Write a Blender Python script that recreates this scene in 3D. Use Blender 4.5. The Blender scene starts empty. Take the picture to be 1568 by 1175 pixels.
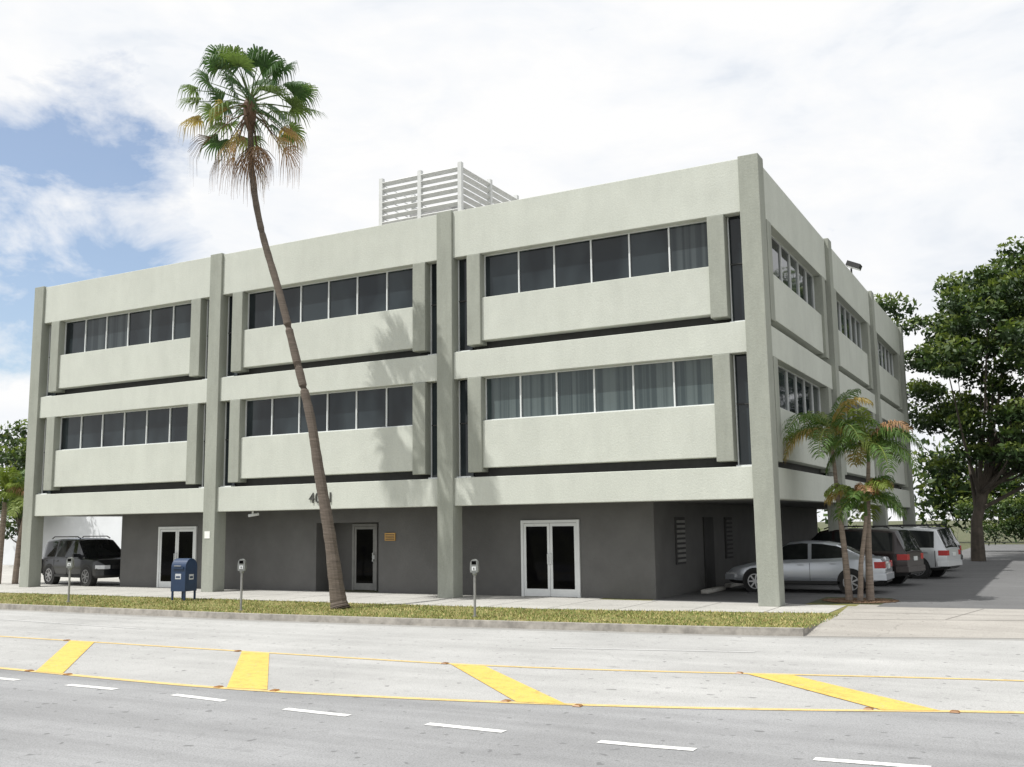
import bpy, math, random
import numpy as np
from mathutils import Vector, Matrix
random.seed(7); rng=np.random.default_rng(7)
scene=bpy.context.scene
COL=bpy.context.collection
R=math.radians
# ------------------------------------------------------------------ materials
def newmat(name):
    m=bpy.data.materials.new(name); m.use_nodes=True
    nt=m.node_tree; b=nt.nodes['Principled BSDF']
    return m,nt,b
def noise(nt,scale,detail=4,rough=.6,sc=None,co='Object'):
    tc=nt.nodes.new('ShaderNodeTexCoord'); n=nt.nodes.new('ShaderNodeTexNoise')
    n.inputs['Scale'].default_value=scale; n.inputs['Detail'].default_value=detail; n.inputs['Roughness'].default_value=rough
    mp=nt.nodes.new('ShaderNodeMapping'); nt.links.new(tc.outputs[co],mp.inputs[0]); nt.links.new(mp.outputs[0],n.inputs['Vector'])
    if sc: mp.inputs['Scale'].default_value=sc
    return n.outputs['Fac']
def ramp(nt,fac,stops):
    r=nt.nodes.new('ShaderNodeValToRGB'); nt.links.new(fac,r.inputs[0])
    el=r.color_ramp.elements
    while len(el)<len(stops): el.new(.5)
    for e,(p,c) in zip(el,stops):
        e.position=p; e.color=(c[0],c[1],c[2],1) if hasattr(c,'__len__') else (c,c,c,1)
    return r.outputs[0]
def mixc(nt,fac,a,b,mode='MIX'):
    m=nt.nodes.new('ShaderNodeMix'); m.data_type='RGBA'; m.blend_type=mode
    for s,v in ((0,fac),(6,a),(7,b)):
        if isinstance(v,bpy.types.NodeSocket): nt.links.new(v,m.inputs[s])
        elif s==0: m.inputs[0].default_value=v
        else: m.inputs[s].default_value=(v[0],v[1],v[2],1)
    return m.outputs[2]
def bump(nt,b,fac,strength,dist=.02):
    bn=nt.nodes.new('ShaderNodeBump'); bn.inputs['Strength'].default_value=strength; bn.inputs['Distance'].default_value=dist
    nt.links.new(fac,bn.inputs['Height']); nt.links.new(bn.outputs[0],b.inputs['Normal'])
def mul(c,k): return (min(1,c[0]*k),min(1,c[1]*k),min(1,c[2]*k))
def mat(name,col,rough=.7,var=.12,scale=4,bmp=0,bsc=40,metal=0,sc=None,spec=.5,coat=0):
    m,nt,b=newmat(name)
    c=ramp(nt,noise(nt,scale,3,.6,sc),[(.3,mul(col,1-var)),(.7,mul(col,1+var))])
    nt.links.new(c,b.inputs['Base Color']); b.inputs['Roughness'].default_value=rough; b.inputs['Metallic'].default_value=metal
    b.inputs['Specular IOR Level'].default_value=spec
    if coat: b.inputs['Coat Weight'].default_value=coat; b.inputs['Coat Roughness'].default_value=.04
    if bmp: bump(nt,b,noise(nt,bsc,3,.6),bmp)
    return m
def stucco(name,col,streak=.12):
    m,nt,b=newmat(name)
    base=ramp(nt,noise(nt,.7,4,.65),[(.3,mul(col,.94)),(.7,mul(col,1.04))])
    st=ramp(nt,noise(nt,1.0,4,.7,(2.2,2.2,.5)),[(.35,1-streak),(.6,1.0)])
    c=mixc(nt,1,base,st,'MULTIPLY')
    fine=ramp(nt,noise(nt,22,3,.8),[(.3,.92),(.7,1.04)])
    c=mixc(nt,1,c,fine,'MULTIPLY')
    nt.links.new(c,b.inputs['Base Color']); b.inputs['Roughness'].default_value=.9; b.inputs['Specular IOR Level'].default_value=.25
    bump(nt,b,noise(nt,20,4,.8),.45,.02)
    return m
M_light=stucco('stucco_light',(.56,.58,.525),.05)
M_grey=stucco('stucco_grey',(.345,.36,.315),.12)
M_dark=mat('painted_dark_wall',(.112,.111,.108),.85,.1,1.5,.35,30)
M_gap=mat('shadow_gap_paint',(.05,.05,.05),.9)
M_alu=mat('white_aluminium',(.66,.68,.68),.45,.05)
M_roof=mat('roof_gravel',(.35,.34,.32),.95,.2,9)
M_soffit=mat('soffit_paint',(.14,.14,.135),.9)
def glass(name,c1,c2,sc,sz,rough=.04,ior=1.5,bs=.08):
    m,nt,b=newmat(name)
    c=ramp(nt,noise(nt,sc,2,.5,sz),[(.4,c1),(.6,c2)])
    nt.links.new(c,b.inputs['Base Color']); b.inputs['Roughness'].default_value=rough
    b.inputs['IOR'].default_value=ior
    bump(nt,b,noise(nt,.7,2,.5),bs,.05)
    return m
M_glass=glass('tinted_window_glass',(.011,.015,.018),(.030,.039,.044),.9,(1,1,.5),ior=1.43,bs=.14)
M_glass2=glass('tinted_window_glass_blind_behind',(.030,.038,.042),(.060,.072,.076),1.0,(7,7,.05),ior=1.43,bs=.14)
M_glassb=glass('window_glass_with_vertical_blinds',(.036,.052,.055),(.088,.112,.112),1.0,(9,9,.03))
M_glassd=glass('door_glass',(.002,.002,.003),(.004,.004,.004),2,(1,1,1),ior=1.16)
# ------------------------------------------------------------------ mesh helper
class MB:
    def __init__(s): s.v=[];s.f=[];s.m=[];s.mats=[]
    def mi(s,m):
        if m not in s.mats: s.mats.append(m)
        return s.mats.index(m)
    def box(s,x0,x1,y0,y1,z0,z1,m,T=None):
        if x1<x0:x0,x1=x1,x0
        if y1<y0:y0,y1=y1,y0
        if z1<z0:z0,z1=z1,z0
        n=len(s.v); P=[(x0,y0,z0),(x1,y0,z0),(x1,y1,z0),(x0,y1,z0),(x0,y0,z1),(x1,y0,z1),(x1,y1,z1),(x0,y1,z1)]
        if T: P=[tuple(T@Vector(p)) for p in P]
        s.v+=P; i=s.mi(m)
        for f in [(0,3,2,1),(4,5,6,7),(0,1,5,4),(1,2,6,5),(2,3,7,6),(3,0,4,7)]:
            s.f.append(tuple(n+a for a in f)); s.m.append(i)
    def poly(s,pts,m):
        n=len(s.v); s.v+=[tuple(p) for p in pts]; s.f.append(tuple(range(n,n+len(pts)))); s.m.append(s.mi(m))
    def prism(s,pts,z0,z1,m):
        n=len(s.v); k=len(pts); i=s.mi(m)
        s.v+=[(x,y,z0) for x,y in pts]+[(x,y,z1) for x,y in pts]
        s.f.append(tuple(n+j for j in range(k-1,-1,-1))); s.m.append(i); s.f.append(tuple(n+k+j for j in range(k))); s.m.append(i)
        for j in range(k): s.f.append((n+j,n+(j+1)%k,n+k+(j+1)%k,n+k+j)); s.m.append(i)
    def tube(s,pts,rad,m,n=10,cap=True,sq=None):
        pts=[Vector(p) for p in pts]; k0=len(s.v); i=s.mi(m); up=Vector((0,0,1)); N=len(pts)
        for k,p in enumerate(pts):
            d=(pts[min(k+1,N-1)]-pts[max(k-1,0)]).normalized()
            a=d.cross(up) if abs(d.z)<.95 else d.cross(Vector((0,1,0)))
            a.normalize(); b=d.cross(a)
            r=rad[k] if hasattr(rad,'__len__') else rad
            for j in range(n):
                t=2*math.pi*j/n
                s.v.append(tuple(p+a*(r*math.cos(t))+b*(r*math.sin(t))))
        for k in range(N-1):
            for j in range(n):
                s.f.append((k0+k*n+j,k0+k*n+(j+1)%n,k0+(k+1)*n+(j+1)%n,k0+(k+1)*n+j)); s.m.append(i)
        if cap:
            s.f.append(tuple(k0+j for j in range(n))); s.m.append(i)
            s.f.append(tuple(k0+(N-1)*n+j for j in range(n-1,-1,-1))); s.m.append(i)
    def obj(s,name,parent=None,bevel=0,smooth=False,loc=None,rotz=None,angle=None,scale=None):
        me=bpy.data.meshes.new(name); me.from_pydata(s.v,[],s.f); me.update()
        for m in s.mats: me.materials.append(m)
        me.polygons.foreach_set('material_index',s.m)
        if smooth: me.polygons.foreach_set('use_smooth',[True]*len(s.f))
        o=bpy.data.objects.new(name,me); COL.objects.link(o)
        if parent: o.parent=parent
        if bevel:
            b=o.modifiers.new('bevel','BEVEL'); b.width=bevel; b.segments=2; b.limit_method='ANGLE'
        if loc is not None: o.location=loc
        if rotz is not None: o.rotation_euler=(0,0,rotz)
        if scale: o.scale=(scale,)*3
        if smooth and angle:
            try: me.set_sharp_from_angle(angle=R(angle))
            except Exception: pass
        return o
def empty(name,loc=(0,0,0),rotz=0):
    e=bpy.data.objects.new(name,None); e.empty_display_size=.3; COL.objects.link(e); e.location=loc; e.rotation_euler=(0,0,rotz); return e

# ------------------------------------------------------------------ BUILDING
L=8.591; W=.4925; S=8.3226; XL=-3*L-W; YB=3*S+.4925; H=10.6
bld=empty('office_building')
st=MB(); fr=MB(); gl=MB()
def mk(fn):
    def f(mb,s0,s1,d0,d1,z0,z1,m):
        a=fn(s0,d0); b=fn(s1,d1); mb.box(a[0],b[0],a[1],b[1],z0,z1,m)
    return f
floors=[(6.61,6.86,8.05,9.27),(3.18,3.42,4.68,5.86)]
rr=random.Random(3)
def bay(B,s0,s1,special=None,ret=.43):
    B(st,s0,s1,0,.36,9.27,10.6,M_light)
    B(st,s0,s1,0,.36,5.86,6.61,M_light)
    B(st,s0,s1,0,.36,2.43,3.18,M_light)
    for fi,(zb,zs,sill,head) in enumerate(floors):
        a0=s0+.45; a1=a0+.42; b1=s1-.42; b0=b1-.42
        B(st,a0,a1,-.03,.35,zs-.11,head-.004,M_grey); B(st,b0,b1,-.03,.35,zs-.11,head-.004,M_grey)
        B(st,a1,b0,.05,.35,zs,sill,M_light)
        n=6
        B(fr,a1,b0,.20,.27,sill-.01,sill+.035,M_alu); B(fr,a1,b0,.225,.27,head-.03,head-.003,M_alu)
        for i in range(n+1):
            x=a1+(b0-a1)*i/n; hw=.019
            xa=max(a1,x-hw); xb=min(b0,x+hw)
            B(fr,xa,xb,.225,.275,sill+.035,head-.03,M_alu)
            if i<n:
                g=M_glassb if special==fi else (M_glass2 if rr.random()<.22 else M_glass)
                B(gl,x+.0,a1+(b0-a1)*(i+1)/n,.265+.002*(i%2),.34,sill+.01,head-.005,g)
        for (p,q) in ((s0,a0),(b1,s1)):
            B(gl,p+.01,q-.01,.275,.34,zb+.03,head-.005,M_glass)
            B(fr,p+.003,q-.003,.12,.3,zb+.002,zb+.04,M_alu)
            B(fr,p+.012,p+.038,.24,.285,zb+.04,head-.01,M_alu)
            B(fr,p+.038,q-.012,.24,.283,(zs+sill)/2+.6,(zs+sill)/2+.63,M_gap)
front=mk(lambda s,d:(s,d)); side=mk(lambda s,d:(-.12-d,s)); left=mk(lambda s,d:(XL+.12+d,s)); back=mk(lambda s,d:(s,YB-.1-d))
for k in range(3):
    bay(front,-(k+1)*L,-k*L-W,special=(1 if k==0 else None))
    bay(back,-(k+1)*L,-k*L-W)
    s0=.4125 if k==0 else k*S+W
    bay(side,s0,(k+1)*S); bay(left,s0,(k+1)*S)
for k in range(4):
    zt=10.63
    st.box(-k*L-W,-k*L,-.08,.4125,0,zt,M_grey)
    st.box(-k*L-W,-k*L,YB-.4925,YB,0,zt,M_grey)
for k in (1,2):
    for x in (-W,XL): st.box(x,x+W,k*S,k*S+W,0,10.64,M_grey)
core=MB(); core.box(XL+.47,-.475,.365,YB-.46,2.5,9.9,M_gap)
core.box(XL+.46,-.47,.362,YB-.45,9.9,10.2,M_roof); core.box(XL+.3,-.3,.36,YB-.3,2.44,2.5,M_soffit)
core.obj('floors_and_roof',bld)
st.obj('stucco_walls',bld,bevel=.014); gl.obj('window_glass',bld); fr.obj('window_frames',bld)
gf=MB(); wy=1.2
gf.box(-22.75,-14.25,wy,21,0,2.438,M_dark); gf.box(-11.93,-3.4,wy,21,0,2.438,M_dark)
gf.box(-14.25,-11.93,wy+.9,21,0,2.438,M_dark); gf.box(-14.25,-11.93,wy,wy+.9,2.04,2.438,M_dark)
gf.obj('ground_floor_walls',bld)
dr=MB()
def door(xa,xb,y,zt,n,m=M_alu,fw=.075):
    dr.box(xa,xa+fw,y-.05,y+.03,.0,zt,m); dr.box(xb-fw,xb,y-.05,y+.03,0,zt,m); dr.box(xa+fw,xb-fw,y-.05,y+.03,zt-fw,zt,m)
    w=(xb-xa-2*fw)/n
    for i in range(n):
        a=xa+fw+i*w+.006; b=a+w-.012
        dr.box(a,a+.07,y-.035,y-.0,.015,zt-fw-.01,m); dr.box(b-.07,b,y-.035,y,.015,zt-fw-.01,m)
        dr.box(a+.07,b-.07,y-.035,y,.015,.21,m); dr.box(a+.07,b-.07,y-.035,y,zt-fw-.09,zt-fw-.01,m)
        dr.box(a+.06,b-.06,y-.02,y-.008,.2,zt-fw-.08,M_glassd)
        hx=b-.035 if (i==0 and n==2) else a+.035
        if n==1: hx=b-.035
        dr.tube([(hx,y-.035,.85),(hx,y-.10,.87),(hx,y-.10,1.12),(hx,y-.035,1.14)],.014,M_alu,6)
        dr.box(hx-.03,hx+.03,y-.045,y-.034,.93,1.05,M_alu)
door(-20.93,-19.2,wy,2.0,2); door(-7.2,-5.47,wy,2.02,2)
M_bronze=mat('grey_door_metal',(.22,.22,.21),.5)
door(-13.55,-12.62,wy+.9,2.0,1,M_bronze)
dr.box(-11.7,-11.33,wy-.03,wy-.002,1.5,1.72,mat('brass_plaque',(.42,.25,.08),.35,metal=.6))
for i in range(4): dr.box(-11.67,-11.36,wy-.036,wy-.031,1.53+i*.045,1.548+i*.045,M_gap)
dr.box(-17.58,-17.36,-.092,-.082,1.62,1.84,mat('paper_notice',(.75,.75,.72),.8))
dr.tube([(-15.9,.2,2.43),(-15.9,.2,2.33)],.03,M_alu,8); dr.tube([(-15.98,.1,2.29),(-15.8,.35,2.34)],.045,M_alu,10)
M_vent=mat('vent_grey_metal',(.20,.20,.19),.6)
for ya,mm in ((2.75,M_vent),(7.3,M_dark)):
    dr.box(-3.398,-3.36,ya,ya+.75,.8,2.05,M_gap)
    for i in range(9): dr.box(-3.362,-3.335,ya+.06,ya+.69,.86+i*.13,.93+i*.13,mm)
dr.box(-3.398,-3.36,5.2,6.1,0,2.05,M_gap)
dr.obj('doors_and_fittings',bld)
cu=bpy.data.curves.new('address_numbers','FONT'); cu.body='4001'; cu.size=.42; cu.extrude=.015; cu.space_character=1.08
to=bpy.data.objects.new('address_numbers',cu); COL.objects.link(to); to.parent=bld; to.location=(-13.55,-.02,2.62); to.rotation_euler=(R(90),0,0)
cu.materials.append(mat('number_metal',(.06,.06,.055),.5))
fl=MB(); M_lampm=mat('lamp_housing',(.03,.03,.03),.5)
fl.tube([(-.3,14.2,10.6),(-.3,14.2,11.0)],.035,M_lampm,8)
T=Matrix.Translation((-.2,14.2,11.1))@Matrix.Rotation(R(25),4,'Y')
fl.box(-.25,.25,-.2,.2,-.09,.09,M_lampm,T); fl.box(-.2,.27,-.16,.16,-.1,-.088,M_alu,T)
fl.obj('roof_floodlight',bld,bevel=.02)
en=MB(); M_lv=mat('louvre_white_metal',(.60,.61,.60),.55,.08,6)
ex0,ex1,ey0,ey1,ez=-13.9,-10.75,4.0,7.9,13.68
for x in (ex0,(ex0+ex1)/2,ex1):
    for y in (ey0,ey1): en.box(x-.07,x+.07,y-.07,y+.07,10.2,ez+.05,M_lv)
for y in ((ey0+ey1)/2,):
    for x in (ex0,ex1): en.box(x-.07,x+.07,y-.07,y+.07,10.2,ez+.05,M_lv)
z=10.7
while z<ez:
    for (a,b) in ((ex0+.07,(ex0+ex1)/2-.07),((ex0+ex1)/2+.07,ex1-.07)):
        for y in (ey0,ey1):
            T=Matrix.Translation(((a+b)/2,y,z))@Matrix.Rotation(R(-35 if y==ey0 else 35),4,'X'); h=(b-a)/2
            en.box(-h,h,-.085,.085,-.012,.012,M_lv,T)
    for (a,b) in ((ey0+.07,(ey0+ey1)/2-.07),((ey0+ey1)/2+.07,ey1-.07)):
        for x in (ex0,ex1):
            T=Matrix.Translation((x,(a+b)/2,z))@Matrix.Rotation(R(-35 if x==ex1 else 35),4,'Y'); h=(b-a)/2
            en.box(-.085,.085,-h,h,-.012,.012,M_lv,T)
    z+=.235
M_ac=mat('ac_unit_grey',(.3,.3,.3),.6)
en.box(-13.3,-11.6,4.8,7.2,10.2,12.7,M_ac); en.tube([(-12.4,6,12.7),(-12.4,6,12.95)],.6,M_ac,20)
en.obj('rooftop_louvre_enclosure',bld)

# ------------------------------------------------------------------ GROUND
def itp(P):
    xs=[p[0] for p in P]; ys=[p[1] for p in P]
    def f(X):
        return sum(np.interp(X+o,xs,ys) for o in (-1,-.6,-.2,.2,.6,1))/6
    return f
K=itp([(-200,-5.7),(-19.4,-5.68),(-10.8,-5.75),(-6.1,-5.47),(-2.45,-5.13),(0,-4.95),(1.74,-4.62),(4.95,-3.7),(10,-2.5),(30,1),(200,14)])
YU=itp([(-200,-10.2),(-12.7,-10.2),(-2.3,-10.17),(-.3,-9.92),(1.85,-9.41),(3.84,-8.93),(5.1,-8.69),(15,-7.2),(30,-4.5),(200,9)])
YL=itp([(-200,-13.1),(-8.6,-13.15),(-5.85,-13.25),(-3.8,-13.25),(-1.5,-12.95),(.6,-12.53),(2.5,-12),(4.1,-11.4),(5.16,-10.95),(15,-9.2),(30,-6.6),(200,7)])
XS=[-200,-120,-70,-45]+[x*.5 for x in range(-70,30)]+[15,18,22,30,45,70,120,200]
def road_mat(name,c,dk=.1,crack=.25):
    m,nt,b=newmat(name)
    base=ramp(nt,noise(nt,.35,4,.7),[(.3,mul(c,.86)),(.7,mul(c,1.08))])
    st_=ramp(nt,noise(nt,.8,3,.6,(.12,2.2,1)),[(.35,1-dk),(.62,1.04)])
    col=mixc(nt,1,base,st_,'MULTIPLY')
    sp=ramp(nt,noise(nt,60,2,.9),[(.33,.68),(.5,1.0),(.7,1.14)])
    col=mixc(nt,1,col,sp,'MULTIPLY')
    blot=ramp(nt,noise(nt,3.2,4,.75),[(.60,0),(.74,1)])
    col=mixc(nt,blot,col,mul(c,.76))
    spots=ramp(nt,noise(nt,7,1,.5),[(.70,0),(.74,1)])
    col=mixc(nt,spots,col,mul(c,.55))
    v=nt.nodes.new('ShaderNodeTexVoronoi'); v.feature='DISTANCE_TO_EDGE'; v.inputs['Scale'].default_value=.2
    tc=nt.nodes.new('ShaderNodeTexCoord'); nz=nt.nodes.new('ShaderNodeTexNoise'); nz.inputs['Scale'].default_value=2.5; nz.inputs['Detail'].default_value=3
    nt.links.new(tc.outputs['Object'],nz.inputs['Vector'])
    av=nt.nodes.new('ShaderNodeVectorMath'); av.operation='MULTIPLY_ADD'; av.inputs[1].default_value=(.5,.5,.5)
    nt.links.new(nz.outputs['Color'],av.inputs[0]); nt.links.new(tc.outputs['Object'],av.inputs[2]); nt.links.new(av.outputs[0],v.inputs['Vector'])
    cr=ramp(nt,v.outputs['Distance'],[(.0,.6),(.003,1)])
    col=mixc(nt,crack,col,mixc(nt,1,col,cr,'MULTIPLY'))
    nt.links.new(col,b.inputs['Base Color']); b.inputs['Roughness'].default_value=.9; b.inputs['Specular IOR Level'].default_value=.3
    bump(nt,b,noise(nt,90,2,.8),.35,.01)
    return m
M_rf=road_mat('asphalt_sunbleached',(.395,.393,.383),.07); M_rn=road_mat('asphalt_near_lane',(.285,.287,.29),.16,.2)
M_gut=road_mat('gutter_strip',(.30,.295,.28),.1,.3)
M_conc=road_mat('concrete_pavement',(.44,.43,.40),.05,.12)
M_apron=road_mat('concrete_driveway',(.36,.34,.31),.08,.5)
M_lot=road_mat('asphalt_parking',(.15,.15,.15))
M_kerb=mat('kerb_concrete',(.30,.28,.25),.9,.3,5,.3)
def grassm(name,a,b_,c_):
    m,nt,b=newmat(name)
    col=ramp(nt,noise(nt,1.3,5,.75),[(.3,a),(.5,b_),(.68,c_)])
    f=ramp(nt,noise(nt,45,2,.8),[(.3,.6),(.7,1.25)])
    nt.links.new(mixc(nt,1,col,f,'MULTIPLY'),b.inputs['Base Color']); b.inputs['Roughness'].default_value=.95
    bump(nt,b,noise(nt,50,2,.8),.8,.03); return m
M_gr=grassm('verge_turf',(.12,.14,.035),(.21,.20,.06),(.34,.28,.13))
M_land=grassm('distant_ground',(.06,.08,.03),(.09,.10,.045),(.14,.12,.07))
def strip(name,fs,zs,mats,xs=XS):
    mb=MB()
    for i in range(len(xs)-1):
        for j in range(len(fs)-1):
            a,b=xs[i],xs[i+1]
            mb.poly([(a,fs[j](a),zs[j]),(b,fs[j](b),zs[j]),(b,fs[j+1](b),zs[j+1]),(a,fs[j+1](a),zs[j+1])],mats[j])
    return mb.obj(name)
g=MB(); g.poly([(-900,-900,-.13),(900,-900,-.13),(900,-24,-.13),(-900,-24,-.13)],M_land); g.poly([(-900,-24,-.126),(900,-24,-.126),(900,2000,-.126),(-900,2000,-.126)],M_land)
g.obj('ground')
strip('road',[lambda x:-22+0*x,YL,lambda x:K(x)-.3,lambda x:K(x)],[-.12,-.12,-.12,-.12],[M_rn,M_rf,M_gut])
kb=MB()
VE=itp([(-200,-2.38),(-3.8,-2.3),(.4,-1.5),(1.6,-1.3),(200,14)])
for i in range(len(XS)-1):
    a,b=XS[i],XS[i+1]
    drv = 1.5<=a<8.5
    if not drv:
        kb.poly([(a,K(a),-.12),(b,K(b),-.12),(b,K(b)+.015,.012),(a,K(a)+.015,.012)],M_kerb)
        kb.poly([(a,K(a)+.015,.012),(b,K(b)+.015,.012),(b,K(b)+.16,.012),(a,K(a)+.16,.012)],M_kerb)
        kb.poly([(a,K(a)+.16,.012),(b,K(b)+.16,.012),(b,K(b)+.16,0),(a,K(a)+.16,0)],M_kerb)
        kb.poly([(a,K(a)+.16,0),(b,K(b)+.16,0),(b,max(1.2,K(b)+4),0),(a,max(1.2,K(a)+4),0)],M_gr)
    else:
        kb.poly([(a,K(a)-.0,-.117),(b,K(b),-.117),(b,K(b)+1.9,0),(a,K(a)+1.9,0)],M_apron)
        kb.poly([(a,K(a)+1.9,0),(b,K(b)+1.9,0),(b,max(1.2,K(b)+4),0),(a,max(1.2,K(a)+4),0)],M_apron)
    kb.poly([(a,max(1.2,K(a)+4),0),(b,max(1.2,K(b)+4),0),(b,400,0),(a,400,0)],M_land)
kb.poly([(1.5,K(1.5),-.12),(1.5,K(1.5)+1.9,0),(1.5,K(1.5),.012)],M_kerb)
kb.obj('kerb')
sw=MB()
sx=[-200,-60]+[-40+1.6*i for i in range(26)]+[1.3]
for i in range(len(sx)-1):
    a,b=sx[i],sx[i+1]; g_=.012 if i>1 else 0
    ye=1.25 if b<-3.3 else .75
    sw.poly([(a+g_,VE(a),.006),(b-g_,VE(b),.006),(b-g_,ye-1.7,.006),(a+g_,ye-1.7,.006)],M_conc)
    sw.poly([(a+g_,ye-1.685,.006),(b-g_,ye-1.685,.006),(b-g_,ye,.006),(a+g_,ye,.006)],M_conc)
M_joint=mat('pavement_joint',(.12,.11,.1),.95)
for i in range(len(sx)-1):
    a,b=sx[i],sx[i+1]; ye=1.25 if b<-3.3 else .75
    sw.poly([(a,VE(a)+.01,.003),(b,VE(b)+.01,.003),(b,ye-.01,.003),(a,ye-.01,.003)],M_joint)
sw.obj('sidewalk')
lt=MB(); lt.poly([(-3.4,.76,.004),(.35,.76,.004),(.35,26,.004),(-3.4,26,.004)],M_lot)
lt.poly([(.35,3.3,.004),(14,3.3,.004),(14,60,.004),(.35,60,.004)],M_lot)
lt.poly([(1.95,.6,.004),(12,1.6,.004),(12,3.3,.004),(1.95,3.3,.004)],M_lot)
lt.poly([(-60,1.3,.004),(-22.8,1.3,.004),(-22.8,60,.004),(-60,60,.004)],M_conc)
lt.poly([(-22.8,21,.004),(-3.4,21,.004),(-3.4,60,.004),(-22.8,60,.004)],M_lot)
lt.obj('parking_lot_pavement')
dvv=MB(); dvv.poly([(1.62,-2.6,.004),(9,-.6,.004),(12,1.6,.004),(1.95,.6,.004),(1.35,.6,.004)],M_apron)
def seam(x0,y0,x1,y1,w=.012,z=.006):
    d=Vector((x1-x0,y1-y0,0)).normalized(); n=Vector((-d.y,d.x,0))*w; a=Vector((x0,y0,z)); b=Vector((x1,y1,z)); dvv.poly([a-n,b-n,b+n,a+n],M_joint)
seam(3.6,-2.0,4.1,.75); seam(5.6,-1.5,6.1,.95); seam(1.7,-1.0,10,-.1)
dvv.obj('driveway')
def paint(name,col):
    m,nt,b=newmat(name)
    w=ramp(nt,noise(nt,6,6,.85),[(.36,0),(.5,1)])
    c=mixc(nt,w,mul(col,.72),col); s=ramp(nt,noise(nt,60,2,.8),[(.3,.8),(.6,1.05)])
    c=mixc(nt,1,c,s,'MULTIPLY')
    ch=ramp(nt,noise(nt,16,4,.85),[(.60,0),(.66,1)])
    nt.links.new(mixc(nt,ch,c,(.34,.335,.32)),b.inputs['Base Color']); b.inputs['Roughness'].default_value=.7; return m
M_y=paint('yellow_road_paint',(.68,.45,.10)); M_yf=paint('yellow_line_paint',(.64,.47,.19)); M_w=paint('white_road_paint',(.72,.72,.70)); M_wf=paint('worn_white_paint',(.52,.52,.51))
mk_=MB(); zt=-.115
def line(f,hw,m,x0,x1,z=zt,step=.5):
    x=x0
    while x<x1:
        b=min(x+step,x1); mk_.poly([(x,f(x)-hw,z),(b,f(b)-hw,z),(b,f(b)+hw,z),(x,f(x)+hw,z)],m); x=b
line(YU,.05,M_yf,-60,30); line(YL,.06,M_yf,-60,30)
HT=[[(-10.66,-10.24),(-10.03,-10.21),(-7.04,-13.2),(-7.62,-13.2)],[(-6.42,-10.25),(-5.83,-10.25),(-3.31,-13.1),(-3.90,-13.2)],
[(-2.39,-10.2),(-1.82,-10.18),(.6,-12.54),(.0,-12.62)],[(1.82,-9.48),(2.40,-9.36),(4.38,-11.27),(3.82,-11.47)]]
for dx in (4.2,8.4,12.6,16.8): HT.append([(x-dx,y) for x,y in HT[0]])
HT.append([(6.2,-8.5),(6.8,-8.4),(8.8,-10.3),(8.2,-10.4)])
for h in HT: mk_.poly([(x,y,zt+.003) for x,y in reversed(h)],M_y)
for k in range(-12,12):
    x=-4.14+1.945*k; line(lambda X:np.interp(X,[-200,-4,-2,2,5,15,200],[-13.6,-13.86,-14.07,-14.17,-13.92,-12.3,15]),.06,M_w,x,x+.92)
line(lambda X:np.interp(X,[-60,-16.4,-11.1,-6],[-7.5,-7.7,-8.1,-8.15]),.04,M_wf,-60,-11.1)
line(lambda X:np.interp(X,[-2,1.2,6],[-7.88,-7.2,-6.2]),.04,M_wf,-1.9,1.3)
mk_.obj('road_markings')
rp=MB(); M_rp=mat('road_reflector_amber',(.25,.11,.02),.4)
for h in HT[:4]:
    for (x,y) in ((h[0][0]-.12,h[0][1]+.03),(h[2][0]+.14,h[2][1]-.02),(h[3][0]-.14,h[3][1])):
        n=len(rp.v)
        rp.v+=[(x-.05,y-.05,-.114),(x+.05,y-.05,-.114),(x+.05,y+.05,-.114),(x-.05,y+.05,-.114),(x-.03,y-.04,-.1),(x+.03,y-.04,-.1),(x+.03,y+.04,-.1),(x-.03,y+.04,-.1)]
        for f in [(4,5,6,7),(0,1,5,4),(1,2,6,5),(2,3,7,6),(3,0,4,7)]: rp.f.append(tuple(n+a for a in f)); rp.m.append(rp.mi(M_rp))
rp.obj('road_reflectors')
def blades(name,n,fx,zb,mats,h=(.03,.08)):
    mb=MB(); ids=[mb.mi(m) for m in mats]
    for i in range(n):
        x,y=fx(); a=random.random()*6.283; hh=random.uniform(*h); w=.006+.006*random.random(); l=random.uniform(-.04,.04); l2=random.uniform(-.04,.04)
        k=len(mb.v); c,s_=math.cos(a)*w,math.sin(a)*w
        mb.v+=[(x-c,y-s_,zb),(x+c,y+s_,zb),(x+l,y+l2,zb+hh)]; mb.f.append((k,k+1,k+2)); mb.m.append(random.choices(ids,[4,4,5])[0])
    return mb.obj(name)
M_b1=mat('grass_blade_green',(.13,.19,.035),.7,.3,3); M_b2=mat('grass_blade_olive',(.25,.27,.07),.7,.3,3); M_b3=mat('grass_blade_straw',(.42,.35,.15),.8,.2,3)
def fx():
    while True:
        x=-24+25.6*random.random()**.8; y=random.uniform(K(x)+.14,VE(x)+.02)
        if math.sin(x*1.7+y)*math.sin(y*2.3+x*.6)+random.uniform(-.9,.9)>-.45: return x,y
blades('grass',36000,fx,0,[M_b1,M_b2,M_b3],(.02,.055))

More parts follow.
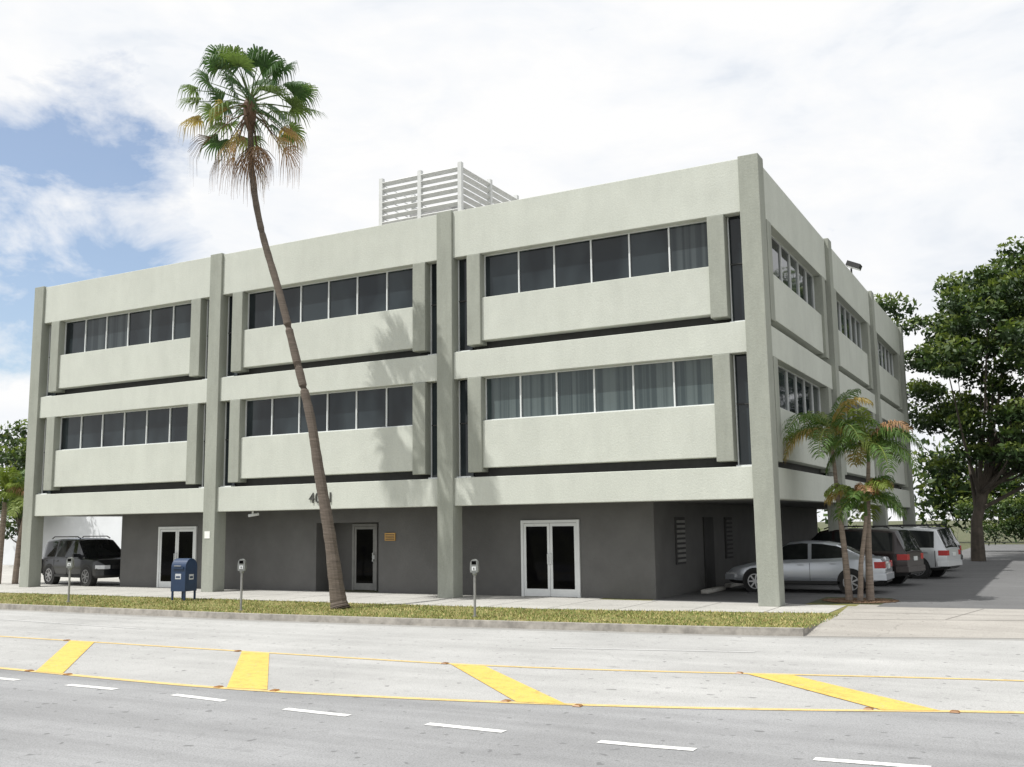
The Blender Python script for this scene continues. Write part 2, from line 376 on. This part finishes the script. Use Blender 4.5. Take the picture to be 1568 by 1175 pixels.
# ------------------------------------------------------------------ vegetation
def leafmat(name,c,v=.35,tr=.25):
    m,nt,b=newmat(name)
    col=ramp(nt,noise(nt,1.2,3,.7),[(.3,mul(c,1-v)),(.7,mul(c,1+v))])
    nt.links.new(col,b.inputs['Base Color']); b.inputs['Roughness'].default_value=.55; b.inputs['Specular IOR Level'].default_value=.35
    t=nt.nodes.new('ShaderNodeBsdfTranslucent'); mx=nt.nodes.new('ShaderNodeMixShader'); mx.inputs[0].default_value=tr
    t.inputs[0].default_value=(min(1,c[0]*1.6),min(1,c[1]*1.7),c[2],1)
    o=nt.nodes['Material Output']; nt.links.new(b.outputs[0],mx.inputs[1]); nt.links.new(t.outputs[0],mx.inputs[2]); nt.links.new(mx.outputs[0],o.inputs[0])
    return m
M_pg=leafmat('palm_frond_green',(.045,.095,.03)); M_pg2=leafmat('palm_frond_light',(.11,.165,.05)); M_py=leafmat('palm_frond_yellowing',(.34,.25,.08))
M_sp1=leafmat('young_frond_green',(.07,.13,.025)); M_sp2=leafmat('young_frond_light',(.18,.23,.05))
M_pd=leafmat('palm_frond_dead',(.30,.17,.085),.3,.1); M_pd2=leafmat('palm_thatch_dark',(.13,.075,.045),.3,.05)
def barkm(name,c,ring=14):
    m,nt,b=newmat(name)
    col=ramp(nt,noise(nt,2.5,5,.7,(1,1,ring)),[(.3,mul(c,.6)),(.7,mul(c,1.3))])
    nt.links.new(col,b.inputs['Base Color']); b.inputs['Roughness'].default_value=.95
    bump(nt,b,noise(nt,2.5,5,.7,(1,1,ring)),.8,.03); return m
M_bk=barkm('palm_trunk_bark',(.13,.105,.085)); M_bk2=barkm('grey_palm_bark',(.26,.21,.17),8); M_tb=barkm('tree_bark',(.09,.075,.06),1)
def fan(mb,o,d,pet,rad,m,nb=26,droop=.35,spread=150,mp=None,roll=0,wf=1):
    d=d.normalized(); up=Vector((0,0,1)); s=d.cross(up)
    if s.length<.1: s=Vector((1,0,0))
    s.normalize(); n=s.cross(d).normalized()
    s,n=s*math.cos(roll)+n*math.sin(roll),n*math.cos(roll)-s*math.sin(roll)
    hub=o+d*pet+Vector((0,0,-.12*pet*droop)); 
    mb.tube([o,o+d*pet*.5+Vector((0,0,.02)),hub],[.02,.015,.01],mp or m,5,False)
    i=mb.mi(m)
    for k in range(nb):
        a=R(-spread+2*spread*k/(nb-1))+random.uniform(-.04,.04)
        v=d*math.cos(a)+s*math.sin(a); r=rad*(.86+.14*math.cos(a))*random.uniform(.88,1.1); q=d*(-math.sin(a))+s*math.cos(a)
        w=rad*R(spread)*1.05/nb*wf; cup=n*(.10*rad); fall=random.uniform(.85,1.35)
        P=[hub, hub+v*r*.42+cup*.6, hub+v*r*.7+cup*.5+Vector((0,0,-droop*r*.14)), hub+v*r*(1-.2*droop)+Vector((0,0,-droop*r*.55*fall))]
        ws=[.004,w*.5,w*.30,.002]; k0=len(mb.v)
        for p,ww in zip(P,ws): mb.v+=[tuple(p-q*ww),tuple(p+q*ww)]
        for j in range(3): mb.f.append((k0+2*j,k0+2*j+1,k0+2*j+3,k0+2*j+2)); mb.m.append(i)
def fan_palm(name,path,rad,crown):
    mb=MB()
    P=[Vector(p) for p in path]; pts=[];rs=[]
    for i in range(len(P)-1):
        p0=P[max(i-1,0)];p1=P[i];p2=P[i+1];p3=P[min(i+2,len(P)-1)]
        for t in np.linspace(0,1,10,endpoint=False):
            pts.append(.5*((2*p1)+(p2-p0)*t+(2*p0-5*p1+4*p2-p3)*t*t+(-p0+3*p1-3*p2+p3)*t**3)); rs.append(rad[i]*(1-t)+rad[i+1]*t)
    pts.append(P[-1]); rs.append(rad[-1])
    rs=[r*random.uniform(.95,1.05) for r in rs]
    mb.tube(pts,rs,M_bk,12)
    c=Vector(crown); N=40
    for k in range(N):
        t=(k+.5)/N; el=math.asin(max(-1,min(1,.96-1.42*t))); az=k*2.39996+random.uniform(-.3,.3)
        d=Vector((math.cos(az)*math.cos(el),math.sin(az)*math.cos(el),math.sin(el)))
        m=random.choice([M_pg,M_pg,M_pg2]) if t<.8 else random.choice([M_py,M_pg2,M_pg,M_pd])
        hz=math.cos(el)
        fan(mb,c+Vector((0,0,.2*math.sin(el))),d,random.uniform(.65,1.1)+.40*hz,random.uniform(.6,.84),m,26,droop=random.uniform(.4,1.05),spread=random.uniform(90,135),mp=M_pg2,roll=random.uniform(-1,1))
    for k in range(24):
        el=R(random.uniform(-75,-18)); az=k*2.39996
        d=Vector((math.cos(az)*math.cos(el),math.sin(az)*math.cos(el),math.sin(el)))
        fan(mb,c+Vector((0,0,random.uniform(-.35,.0))),d,random.uniform(.7,1.35),random.uniform(.6,1.0),random.choice([M_pd,M_pd,M_pd2,M_py]),13,droop=random.uniform(.9,1.5),spread=random.uniform(30,70),mp=M_pd2,roll=random.uniform(-1,1),wf=.42)
    mb.tube([c+Vector((0.03,0,-.75)),c+Vector((0,0,-.45)),c+Vector((0,0,0)),c+Vector((0,0,.3))],[.08,.16,.19,.06],M_pd2,10)
    return mb.obj(name)
Yp=-3.8
fan_palm('palm_tree',[(-9.42,Yp,-.02),(-9.50,Yp,.3),(-9.76,Yp,1.72),(-10.12,Yp,3.3),(-10.40,Yp,4.59),(-10.85,Yp,6.01),(-11.43,Yp,7.76),(-12.14,Yp,9.68),(-12.50,Yp,11.27),(-12.60,Yp,12.9)],[.27,.185,.145,.125,.11,.10,.092,.085,.08,.075],(-12.62,Yp,13.2))
def pinn(mb,o,az,el,ln,m,mr,nl=40,grav=1.0,lw=.034,ll=.40):
    p=Vector(o); d=Vector((math.cos(az)*math.cos(el),math.sin(az)*math.cos(el),math.sin(el))); n=14; seg=ln/n; pts=[p.copy()]
    for k in range(n):
        d=(d+Vector((0,0,-grav*.11*(.4+k/n)))).normalized(); p=p+d*seg; pts.append(p.copy())
    mb.tube(pts,[.022*(1-k/(n+1))+.004 for k in range(n+1)],mr,5,False)
    i=mb.mi(m)
    for k in range(nl*2):
        t=.14+.86*(k//2)/nl; f=t*n; a=min(int(f),n-1); q=pts[a].lerp(pts[a+1],f-a); dd=(pts[a+1]-pts[a]).normalized()
        s=dd.cross(Vector((0,0,1))); s.normalize(); 
        if k%2: s=-s
        v=(s*.8+dd*.55+Vector((0,0,random.uniform(-.15,.5)))).normalized(); l=ll*math.sin(math.pi*min(1,(t*.88+.1)))**.6*random.uniform(.85,1.1)
        w=dd*lw*.5; P=[q,q+v*l*.5,q+v*l*.85+Vector((0,0,-.28*l)),q+v*l*.95+Vector((0,0,-.6*l))]; ws=[.4,1,.7,.05]; k0=len(mb.v)
        for pp,ww in zip(P,ws): mb.v+=[tuple(pp-w*ww),tuple(pp+w*ww)]
        for j in range(3): mb.f.append((k0+2*j,k0+2*j+1,k0+2*j+3,k0+2*j+2)); mb.m.append(i)
def small_palm(name,trunks,bark=M_bk2):
    mb=MB()
    for (path,rr,nf_,ln_) in trunks:
        mb.tube(path,rr,bark,10); top=Vector(path[-1])
        mb.tube([top,top+Vector((0,0,.45))],[rr[-1]*.9,.03],M_sp1,8)
        for k in range(nf_):
            az=k*2.39996+random.uniform(-.3,.3); el=R(random.uniform(15,75))
            m=random.choice([M_sp1,M_sp1,M_sp2]) if k<nf_-3 else random.choice([M_sp2,M_pd,M_py])
            pinn(mb,top+Vector((0,0,.35)),az,el,ln_*random.uniform(.85,1.1),m,M_sp2,grav=random.uniform(1.1,2.0))
    return mb.obj(name)
small_palm('young_palm_cluster',[([(1.10,2.2,0),(1.05,2.2,1.2),(.97,2.2,2.4),(.93,2.2,3.2),(.9,2.2,3.7)],[.09,.07,.055,.045,.04],15,1.65),
 ([(1.55,2.35,0),(1.58,2.35,1.2),(1.63,2.4,2.4),(1.7,2.4,3.3)],[.10,.075,.055,.045],15,1.5),
 ([(1.36,2.1,0),(1.44,2.05,.9),(1.56,2.05,1.6),(1.62,2.05,2.0)],[.07,.055,.045,.04],12,1.0)])
small_palm('small_palm_tree',[([(-29.0,1.0,0),(-28.9,1.0,1.5),(-28.8,1,3.0)],[.14,.11,.09],15,1.5),([(-28.4,1.3,0),(-28.3,1.3,1.5),(-28.0,1.3,2.7)],[.12,.09,.07],14,1.4)])
mu=MB(); M_mul=mat('bark_mulch',(.16,.10,.06),.95,.4,20,.8)
pts=[(1.35+.85*math.cos(t)*(1+.1*math.sin(3*t)),2.15+.75*math.sin(t),.012) for t in np.linspace(0,6.283,24,endpoint=False)]
mu.poly(pts,M_mul)
for i in range(500):
    a=random.random()*6.283; r=math.sqrt(random.random()); x,y=1.35+.85*r*math.cos(a),2.15+.75*r*math.sin(a)
    T=Matrix.Translation((x,y,.02))@Matrix.Rotation(random.random()*6,4,'Z')@Matrix.Rotation(random.uniform(-.5,.5),4,'X'); mu.box(-.035,.035,-.012,.012,-.008,.008,M_mul,T)
mu.obj('mulch_bed')
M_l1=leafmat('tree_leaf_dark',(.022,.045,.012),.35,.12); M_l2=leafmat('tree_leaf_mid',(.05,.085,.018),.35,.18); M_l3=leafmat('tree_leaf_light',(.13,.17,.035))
def leafy(name,base,h,rx,ry,z0,ncl,nlf,lsz=.16,trunk_r=.3,seed=1,cx=0,cy=0,mats=(M_l1,M_l2,M_l3),hollow=.35,clr=(.7,1.3)):
    rg=np.random.default_rng(seed); mb=MB(); bx,by=base
    cz=(z0+h)/2; rz=(h-z0)/2; C=[]
    while len(C)<ncl:
        p=rg.uniform(-1,1,3); r=np.linalg.norm(p)
        if r>1 or r<hollow: continue
        k=1+.18*math.sin(5*math.atan2(p[1],p[0])+seed)+.12*math.sin(9*p[2]+seed)
        C.append((bx+cx+p[0]*rx*k,by+cy+p[1]*ry*k,cz+p[2]*rz*min(k,1.05)))
    top=Vector((bx+cx*.4,by+cy*.4,z0+.2*(h-z0)))
    mb.tube([(bx,by,0),(bx+.05,by,z0*.5),top],[trunk_r*1.2,trunk_r*.9,trunk_r*.7],M_tb,10)
    for c in C[::max(1,ncl//26)]:
        c=Vector(c); st_=Vector((bx,by,z0*.6)).lerp(top,random.random()); mid=st_.lerp(c,.5)+Vector((0,0,-.08*(c-st_).length))
        mb.tube([st_,mid,c],[trunk_r*.4,trunk_r*.2,.02],M_tb,6,False)
    ids=[mb.mi(m) for m in mats]
    for c in C:
        cr=rg.uniform(*clr); n=int(nlf*cr)
        P=rg.normal(0,1,(n,3)); P/=np.linalg.norm(P,axis=1)[:,None]; P*=(rg.random(n)**.45)[:,None]*np.array([cr,cr,cr*.55]); 
        A=rg.normal(0,1,(n,3)); A/=np.linalg.norm(A,axis=1)[:,None]; B=np.cross(A,rg.normal(0,1,(n,3))); B/=np.linalg.norm(B,axis=1)[:,None]
        sz=rg.uniform(.6,1.2,n)*lsz
        for i in range(n):
            p=P[i]+c; a=A[i]*sz[i]; b=B[i]*sz[i]*.45; k=len(mb.v)
            mb.v+=[tuple(p-a),tuple(p+b),tuple(p+a),tuple(p-b)]; mb.f.append((k,k+1,k+2,k+3))
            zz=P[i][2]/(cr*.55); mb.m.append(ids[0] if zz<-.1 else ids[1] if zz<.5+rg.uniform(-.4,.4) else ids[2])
    return mb.obj(name)
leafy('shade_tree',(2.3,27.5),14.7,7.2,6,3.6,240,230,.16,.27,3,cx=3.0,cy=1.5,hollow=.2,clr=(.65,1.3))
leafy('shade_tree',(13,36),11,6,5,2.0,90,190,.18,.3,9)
leafy('background_tree',(-45,13.4),7.8,3.0,1.6,1.8,40,130,.16,.15,5)
leafy('hedge',(9,42),3.6,9,1.5,.2,90,190,.13,.05,12,hollow=0)
def treeline(name,segs):
    mb=MB(); ids=[mb.mi(m) for m in (M_l1,M_l1,M_l2,M_l3)]; rg=np.random.default_rng(4)
    for (x0,y0,x1,y1,hh,n) in segs:
        for i in range(n):
            t=rg.random(); cx,cy=x0+(x1-x0)*t,y0+(y1-y0)*t; hz=hh*(.6+.4*math.sin(t*37)*math.sin(t*11+2))*rg.uniform(.35,1)
            cr=rg.uniform(1.2,2.2); N=130
            P=rg.normal(0,.55,(N,3))*cr+np.array([cx,cy,hz]); A=rg.normal(0,.16,(N,3)); B=rg.normal(0,.11,(N,3)); I=rg.integers(0,4,N)
            for j in range(N):
                p=P[j]
                if p[2]<0: continue
                a=A[j]; b=B[j]; k=len(mb.v)
                mb.v+=[tuple(p-a),tuple(p+b),tuple(p+a),tuple(p-b)]; mb.f.append((k,k+1,k+2,k+3)); mb.m.append(ids[I[j]])
    return mb.obj(name)
treeline('distant_trees',[(-110,60,-45,45,7,60),(-4,66,45,64,8,190),(-45,60,-8,66,5,20)])
bw=MB(); M_ww=mat('white_painted_wall',(.68,.70,.72),.8,.05,1)
bw.box(-75,-33,15,30,0,3.3,M_ww); bw.box(-75.2,-32.8,14.8,30.2,3.3,3.5,M_kerb)
bw.obj('white_warehouse',bevel=.02)
hb=MB(); hb.box(6,20,52,60,0,3.2,M_ww)
hb.v+=[(5.5,51.5,3.2),(20.5,51.5,3.2),(20.5,60.5,3.2),(5.5,60.5,3.2),(6,56,4.8),(20,56,4.8)]; n=len(hb.v)-6; i=hb.mi(M_kerb)
for f in [(0,1,5,4),(2,3,4,5),(3,0,4),(1,2,5)]: hb.f.append(tuple(n+a for a in f)); hb.m.append(i)
hb.box(9,10.5,51.93,51.99,1,2.2,M_glass); hb.box(13,14.5,51.93,51.99,1,2.2,M_glass)
hb.obj('white_house')

# ------------------------------------------------------------------ street furniture
M_pole=mat('galvanised_pole',(.30,.30,.29),.5,.15,8,metal=.5); M_mh=mat('meter_head_grey',(.24,.25,.24),.45,.1,8,metal=.4)
def meter(loc,rz):
    mb=MB(); mb.tube([(0,0,0),(0,0,.98)],.03,M_pole,12); mb.tube([(0,0,0),(0,0,.03)],.07,M_pole,12)
    mb.tube([(0,0,.96),(0,0,1.0),(0,0,1.03)],[.045,.06,.06],M_mh,12)
    prof=[(-.085,1.03),(-.095,1.12),(-.09,1.2)]+[(.09*-math.cos(t),1.22+.11*math.sin(t)) for t in np.linspace(0,math.pi,9)]+[(.09,1.2),(.095,1.12),(.085,1.03)]
    k=len(mb.v); 
    for y in (-.06,.06):
        for (x,z) in prof: mb.v.append((x,y,z))
    m=len(prof); i=mb.mi(M_mh)
    mb.f.append(tuple(k+j for j in range(m))); mb.m.append(i); mb.f.append(tuple(k+m+j for j in range(m-1,-1,-1))); mb.m.append(i)
    for j in range(m): mb.f.append((k+j,k+(j+1)%m,k+m+(j+1)%m,k+m+j)); mb.m.append(i)
    mb.box(-.055,.055,-.066,-.059,1.21,1.29,M_glassd); mb.box(-.05,.05,-.068,-.06,1.07,1.16,M_alu); mb.box(-.01,.01,-.08,-.06,1.09,1.14,M_gap)
    mb.obj('parking_meter',bevel=.008,loc=loc,rotz=rz,scale=.9)
meter((-18.05,-4.5,0),R(25)); meter((-11.35,-5.05,0),R(25)); meter((-5.27,-4.6,0),R(15))
mb=MB(); M_blue=mat('mailbox_blue',(.016,.038,.09),.45,.1,5)
w2,d2=.27,.26
prof=[(-d2,.28),(-d2,.98)]+[(-d2*math.cos(t),.98+.27*math.sin(t)) for t in np.linspace(0.15,math.pi-.15,13)]+[(d2,.98),(d2,.28)]
k=len(mb.v); m_=len(prof); i=mb.mi(M_blue)
for x in (-w2,w2):
    for (y,z) in prof: mb.v.append((x,y,z))
mb.f.append(tuple(k+j for j in range(m_-1,-1,-1))); mb.m.append(i); mb.f.append(tuple(k+m_+j for j in range(m_))); mb.m.append(i)
for j in range(m_): mb.f.append((k+j,k+(j+1)%m_,k+m_+(j+1)%m_,k+m_+j)); mb.m.append(i)
for x in (-.23,.23):
    for y in (-.22,.22): mb.box(x-.025,x+.025,y-.025,y+.025,0,.28,M_blue)
M_lab=mat('mailbox_label',(.5,.52,.56),.5)
mb.box(-.11,.11,-.266,-.262,.64,.80,M_lab); mb.box(-.08,.08,-.269,-.2665,.68,.73,M_blue); mb.box(.272,.275,-.1,.1,.62,.78,M_lab); mb.box(.2755,.278,-.07,.07,.66,.72,M_blue)
mb.box(-.2,.2,-.29,-.255,.94,1.0,M_blue); mb.tube([(-.13,-.3,1.03),(.13,-.3,1.03)],.012,M_pole,6)
mb.obj('mailbox',bevel=.01,loc=(-15.4,-2.95,0),rotz=R(5),scale=.9)
for (x,y) in ((-2.85,4.2),(-3.0,6.9)):
    ws=MB(); ws.box(-.1,.1,-.85,.85,.006,.12,M_conc); ws.obj('wheel_stop',bevel=.03,loc=(x,y,0))

# ------------------------------------------------------------------ vehicles
M_tire=mat('tyre_rubber',(.02,.02,.02),.85); M_rim=mat('alloy_rim',(.45,.45,.46),.3,.05,metal=.8); M_blk=mat('black_plastic',(.015,.015,.015),.6)
M_cg=glass('car_glass',(.01,.012,.012),(.02,.022,.022),2,(1,1,1),ior=1.4); M_red=mat('tail_light_red',(.40,.012,.012),.2); M_hl=mat('headlight_lens',(.55,.56,.58),.12); M_plate=mat('licence_plate',(.6,.62,.6),.5)
def car(name,loc,head,paint_,Lc,Wc,belt,roof,wb,rw,wins,bot=.24,tw=.26,rails=False,sc=1):
    e=empty(name,loc,head); e.scale=(sc,sc,sc); mb=MB()
    bx=[p[0] for p in belt]; bz=[p[1] for p in belt]; rx=[p[0] for p in roof]; rz=[p[1] for p in roof]
    xs=sorted(set([round(x,3) for x in np.linspace(-Lc/2,Lc/2,56)]+[round(x,3) for x in rx+[-Lc/2+.03,Lc/2-.03,-Lc/2+.1,Lc/2-.1]]+[round(x,3) for w in wins for x in w]))
    rows=[];TT=[]
    def hwid(x):
        u=max(0,(abs(x)-(Lc/2-.55))/.55); return Wc/2*(1-.20*u**2.2)
    for x in xs:
        zb=np.interp(x,bx,bz); t=0
        if rx[0]<=x<=rx[-1]: t=max(0,np.interp(x,rx,rz)-zb)
        u=max(0,(abs(x)-(Lc/2-.55))/.55); w=hwid(x); zbot=bot+.10*u**3
        tuck=(.06*max(0,(abs(x)-(Lc/2-.1))/.1))
        zt_=zb+t; rwid=w*.92-t*tw
        P=[(w*.88,zbot+tuck),(w*.975,zbot+.1),(w*.995,zbot+.22),(w,zbot+.55*(zb-zbot)),(w*.985,zb-.10),(w*.955,zb-.03),(w*.92,zb-.0),
           (rwid+.01,zb+t*.90),(rwid-.05,zb+t*.985 if t>.02 else zb+.004),(rwid*.55,zt_+.018),(0,zt_+.028)]
        rows.append(P); TT.append(t)
    nj=len(rows[0]); k0=len(mb.v)
    for x,P in zip(xs,rows):
        for (y,z) in P: mb.v.append((x,y,z))
        for (y,z) in P[-2::-1]: mb.v.append((x,-y,z))
    nr=2*nj-1; ip,ig,ib=mb.mi(paint_),mb.mi(M_cg),mb.mi(M_blk)
    for a in range(len(xs)-1):
        xm=(xs[a]+xs[a+1])/2; tm=(TT[a]+TT[a+1])/2; sl=abs(TT[a+1]-TT[a])/(xs[a+1]-xs[a])
        for j in range(nr-1):
            jj=j if j<nj-1 else nr-2-j
            m=ip
            if jj==0: m=ib
            if jj==6 and tm>.2 and any(p<xm<q for p,q in wins): m=ig
            if jj>=8 and sl>.3 and tm>.03 and tm<max(TT)-.03: m=ig
            f=(k0+a*nr+j,k0+(a+1)*nr+j,k0+(a+1)*nr+j+1,k0+a*nr+j+1); mb.f.append(f); mb.m.append(m)
        mb.f.append((k0+a*nr,k0+a*nr+nr-1,k0+(a+1)*nr+nr-1,k0+(a+1)*nr)); mb.m.append(ib)
    mb.f.append(tuple(k0+j for j in range(nr))); mb.m.append(ip)
    mb.f.append(tuple(k0+(len(xs)-1)*nr+j for j in range(nr-1,-1,-1))); mb.m.append(ip)
    mb.obj('body',e,smooth=True,angle=38)
    d=MB(); h=Wc/2
    zbr=np.interp(-Lc/2+.1,bx,bz); zbf=np.interp(Lc/2-.1,bx,bz)
    for x in wins[0][0]-.04,(wins[0][1]+wins[1][0])/2,wins[1][1]+.05:
        zb=np.interp(x,bx,bz)
        for s in (-1,1): d.box(x-.006,x+.006,s*(h*.9),s*(h+.0025),bot+.12,zb-.10,M_blk)
    for x in (wins[0][0]+.18,wins[1][0]+.12):
        zb=np.interp(x,bx,bz)
        for s in (-1,1): d.box(x,x+.17,s*(h*.96),s*(h+.018),zb-.17,zb-.135,paint_)
    def wrap(sgn,dep,inner,z0,z1,m,out=.006):
        e0=sgn*(Lc/2+out)
        for s in (-1,1):
            P=[(e0,s*h*inner)]+[(sgn*(Lc/2+out*(1 if t==0 else 0)-dep*t),s*(hwid(sgn*(Lc/2-dep*t))*.995+out)) for t in (0,.3,.6,1)]+[(sgn*(Lc/2-dep),s*h*inner)]
            if s*sgn>0: P=P[::-1]
            d.prism(P,z0,z1,m)
    wrap(-1,.26,.55,zbr-.27,zbr-.09,M_red); wrap(1,.36,.55,zbf-.20,zbf-.06,M_hl)
    wrap(-1,.30,.0,bot+.14,bot+.32,paint_,.035); wrap(1,.30,.0,bot+.12,bot+.28,paint_,.035)
    for s in (-1,1):
        d.box(-Lc/2+.8,Lc/2-.8,s*(h*.94),s*(h+.004),bot+.02,bot+.11,M_blk)
        x=wins[-1][1]-.05; zb=np.interp(x,bx,bz); d.box(x-.06,x+.06,s*(h*.9),s*(h+.17),zb+.02,zb+.14,paint_)
    d.box(-Lc/2-.01,-Lc/2+.1,-h*.55,h*.55,bot+.07,bot+.13,M_blk)
    d.box(-Lc/2-.02,-Lc/2-.0,-.16,.16,zbr-.30,zbr-.17,M_plate)
    d.box(Lc/2-.1,Lc/2+.02,-h*.45,h*.45,zbf-.2,zbf-.06,M_blk)
    if rails:
        zr=max(rz)+.05
        for s in (-1,1): d.tube([(rx[1]+.2,s*h*.66,zr-.04),(rx[1]+.35,s*h*.66,zr+.03),(rx[-2]-.35,s*h*.66,zr+.03),(rx[-2]-.15,s*h*.66,zr-.04)],.022,M_blk,6)
    d.obj('trim_and_lights',e,bevel=.012)
    wmb=MB()
    for x in (-wb/2,wb/2):
        for s in (-1,1):
            y1=s*(h+.012)
            wmb.tube([(x,s*(h-.26),rw+.02),(x,s*(h+.004),rw+.02)],rw+.055,M_blk,28)
            wmb.tube([(x,s*(h-.22),rw),(x,s*(h-.0),rw),(x,y1,rw)],[rw,rw,rw-.025],M_tire,28)
            wmb.tube([(x,s*(h-.1),rw),(x,s*(h+.014),rw)],rw*.66,M_blk,24)
            for q in range(7):
                a=q*2*math.pi/7; T=Matrix.Translation((x,s*(h+.016),rw))@Matrix.Rotation(a,4,'Y'); wmb.box(0,rw*.66,-.006,.008,-.022,.022,M_rim,T)
            for q in range(24):
                a=q*2*math.pi/24; T=Matrix.Translation((x,s*(h+.016),rw))@Matrix.Rotation(a,4,'Y'); wmb.box(rw*.60,rw*.68,-.006,.009,-rw*.09,rw*.09,M_rim,T)
            wmb.tube([(x,s*(h+.0),rw),(x,s*(h+.03),rw)],rw*.14,M_rim,12)
    wmb.obj('wheels',e)
    return e
def carpaint(n,c,metal=.3,coat=.8): return mat(n,c,.3,.02,1,metal=metal,coat=coat)
P_sil=carpaint('silver_paint',(.50,.53,.57),.55); P_mar=carpaint('dark_maroon_paint',(.02,.012,.012),.1,.3); P_wht=carpaint('white_silver_paint',(.55,.57,.58),.3); P_blk=carpaint('black_paint',(.008,.009,.011),.0,.35)
sed=dict(Lc=4.5,Wc=1.78,belt=[(-2.25,.80),(-2.15,.98),(-1.5,1.03),(-.8,.98),(.9,.92),(1.4,.86),(2.0,.72),(2.25,.56)],roof=[(-1.75,1.03),(-1.0,1.36),(-.6,1.43),(0,1.46),(.4,1.42),(1.25,.90)],wb=2.7,rw=.32,wins=[(-1.15,-.28),(-.18,.80)])
suv=dict(Lc=4.7,Wc=1.85,belt=[(-2.35,1.0),(-2.28,1.08),(-1.0,1.08),(.9,1.06),(1.1,1.04),(2.0,.97),(2.35,.80)],roof=[(-2.30,1.06),(-2.02,1.70),(-1.0,1.77),(.2,1.76),(.45,1.70),(1.15,1.05)],wb=2.75,rw=.37,wins=[(-1.95,-1.1),(-1.02,-.1),(0.0,.72)],bot=.30,tw=.20,rails=True)
car('parked_sedan',(-.5,5.3,0),math.pi,P_sil,sc=.93,**sed)
car('parked_suv',(-.25,8.95,0),math.pi-R(12),P_mar,sc=.93,**suv)
car('parked_suv',(.45,13.2,0),math.pi-R(12),P_wht,sc=.92,**suv)
car('parked_suv',(0.1,18.2,0),math.pi-R(8),P_blk,sc=.92,**suv)
car('parked_suv',(-25.25,2.0,0),R(-10),P_blk,sc=.92,**suv)

# ------------------------------------------------------------------ sky, sun, camera
sd=Vector((-.9,-1.0,2.5)).normalized(); elv=math.asin(sd.z); az=math.atan2(sd.x,sd.y)
w=bpy.data.worlds.new('World'); scene.world=w; w.use_nodes=True; nt=w.node_tree; nt.nodes.clear()
try: w.cycles.sampling_method='MANUAL'; w.cycles.sample_map_resolution=512
except Exception: pass
out=nt.nodes.new('ShaderNodeOutputWorld'); sky=nt.nodes.new('ShaderNodeTexSky'); sky.sky_type='NISHITA'; sky.sun_disc=False; sky.sun_elevation=elv; sky.sun_rotation=az
b1=nt.nodes.new('ShaderNodeBackground'); b1.inputs[1].default_value=.15; nt.links.new(sky.outputs[0],b1.inputs[0])
tc=nt.nodes.new('ShaderNodeTexCoord')
def nz(sc,det,ro,scl,loc=(0,0,0)):
    mp=nt.nodes.new('ShaderNodeMapping'); mp.inputs['Scale'].default_value=scl; mp.inputs['Location'].default_value=loc; nt.links.new(tc.outputs['Generated'],mp.inputs[0])
    n=nt.nodes.new('ShaderNodeTexNoise'); n.inputs['Scale'].default_value=sc; n.inputs['Detail'].default_value=det; n.inputs['Roughness'].default_value=ro; n.inputs['Distortion'].default_value=.3
    nt.links.new(mp.outputs[0],n.inputs['Vector']); return n.outputs['Fac']
def mth(op,a,b=None):
    m=nt.nodes.new('ShaderNodeMath'); m.operation=op
    for i,v in enumerate((a,b)):
        if v is None: continue
        if isinstance(v,(int,float)): m.inputs[i].default_value=v
        else: nt.links.new(v,m.inputs[i])
    return m.outputs[0]
def blob(d,lo,hi):
    vm=nt.nodes.new('ShaderNodeVectorMath'); vm.operation='DOT_PRODUCT'; nt.links.new(tc.outputs['Generated'],vm.inputs[0]); vm.inputs[1].default_value=Vector(d).normalized()
    mr=nt.nodes.new('ShaderNodeMapRange'); mr.inputs[1].default_value=lo; mr.inputs[2].default_value=hi; mr.interpolation_type='SMOOTHSTEP'; nt.links.new(vm.outputs['Value'],mr.inputs[0]); return mr.outputs[0]
n1=nz(7.0,6,.62,(1,1,1.8),(3.1,.4,.0))
cov=mth('SUBTRACT',mth('ADD',mth('MULTIPLY',n1,.9),.33),mth('MULTIPLY',blob((-.785,.57,.268),.980,1.0),.38))
mask=ramp(nt,cov,[(.42,.12),(.52,.62),(.63,1)])
n2=nz(4.5,5,.6,(1,1,2.5),(7,2,1))
cc=ramp(nt,n2,[(.32,(.80,.845,.91)),(.45,(.93,.95,.98)),(.58,(1.0,1.0,1.0))])
b2=nt.nodes.new('ShaderNodeBackground'); nt.links.new(cc,b2.inputs[0]); b2.inputs[1].default_value=1.0
mx=nt.nodes.new('ShaderNodeMixShader'); nt.links.new(mask,mx.inputs[0]); nt.links.new(b1.outputs[0],mx.inputs[1]); nt.links.new(b2.outputs[0],mx.inputs[2]); nt.links.new(mx.outputs[0],out.inputs[0])
su=bpy.data.lights.new('sun','SUN'); su.energy=4.6; su.angle=R(.55); su.color=(1,.98,.94); so=bpy.data.objects.new('sun',su); COL.objects.link(so); so.rotation_euler=(-sd).to_track_quat('-Z','Y').to_euler(); so.location=(0,0,30)
q=[5.6401,-23.1255,1.8972,28.2488,8.0365,-0.7837,1536.4833]
y,p,r=[R(a) for a in q[3:6]]
fw=Vector((-math.sin(y)*math.cos(p),math.cos(y)*math.cos(p),math.sin(p))); rt=Vector((math.cos(y),math.sin(y),0)); up=rt.cross(fw); rt2=rt*math.cos(r)+up*math.sin(r); up2=rt2.cross(fw)
cd=bpy.data.cameras.new('camera'); cd.sensor_width=36; cd.lens=q[6]/1568*36; cd.clip_end=4000; cd.clip_start=.1
co=bpy.data.objects.new('camera',cd); COL.objects.link(co)
Mx=Matrix((rt2,up2,-fw)).transposed().to_4x4(); Mx.translation=Vector(q[:3]); co.matrix_world=Mx; scene.camera=co
scene.view_settings.view_transform='Standard'; scene.view_settings.look='None'; scene.view_settings.exposure=0
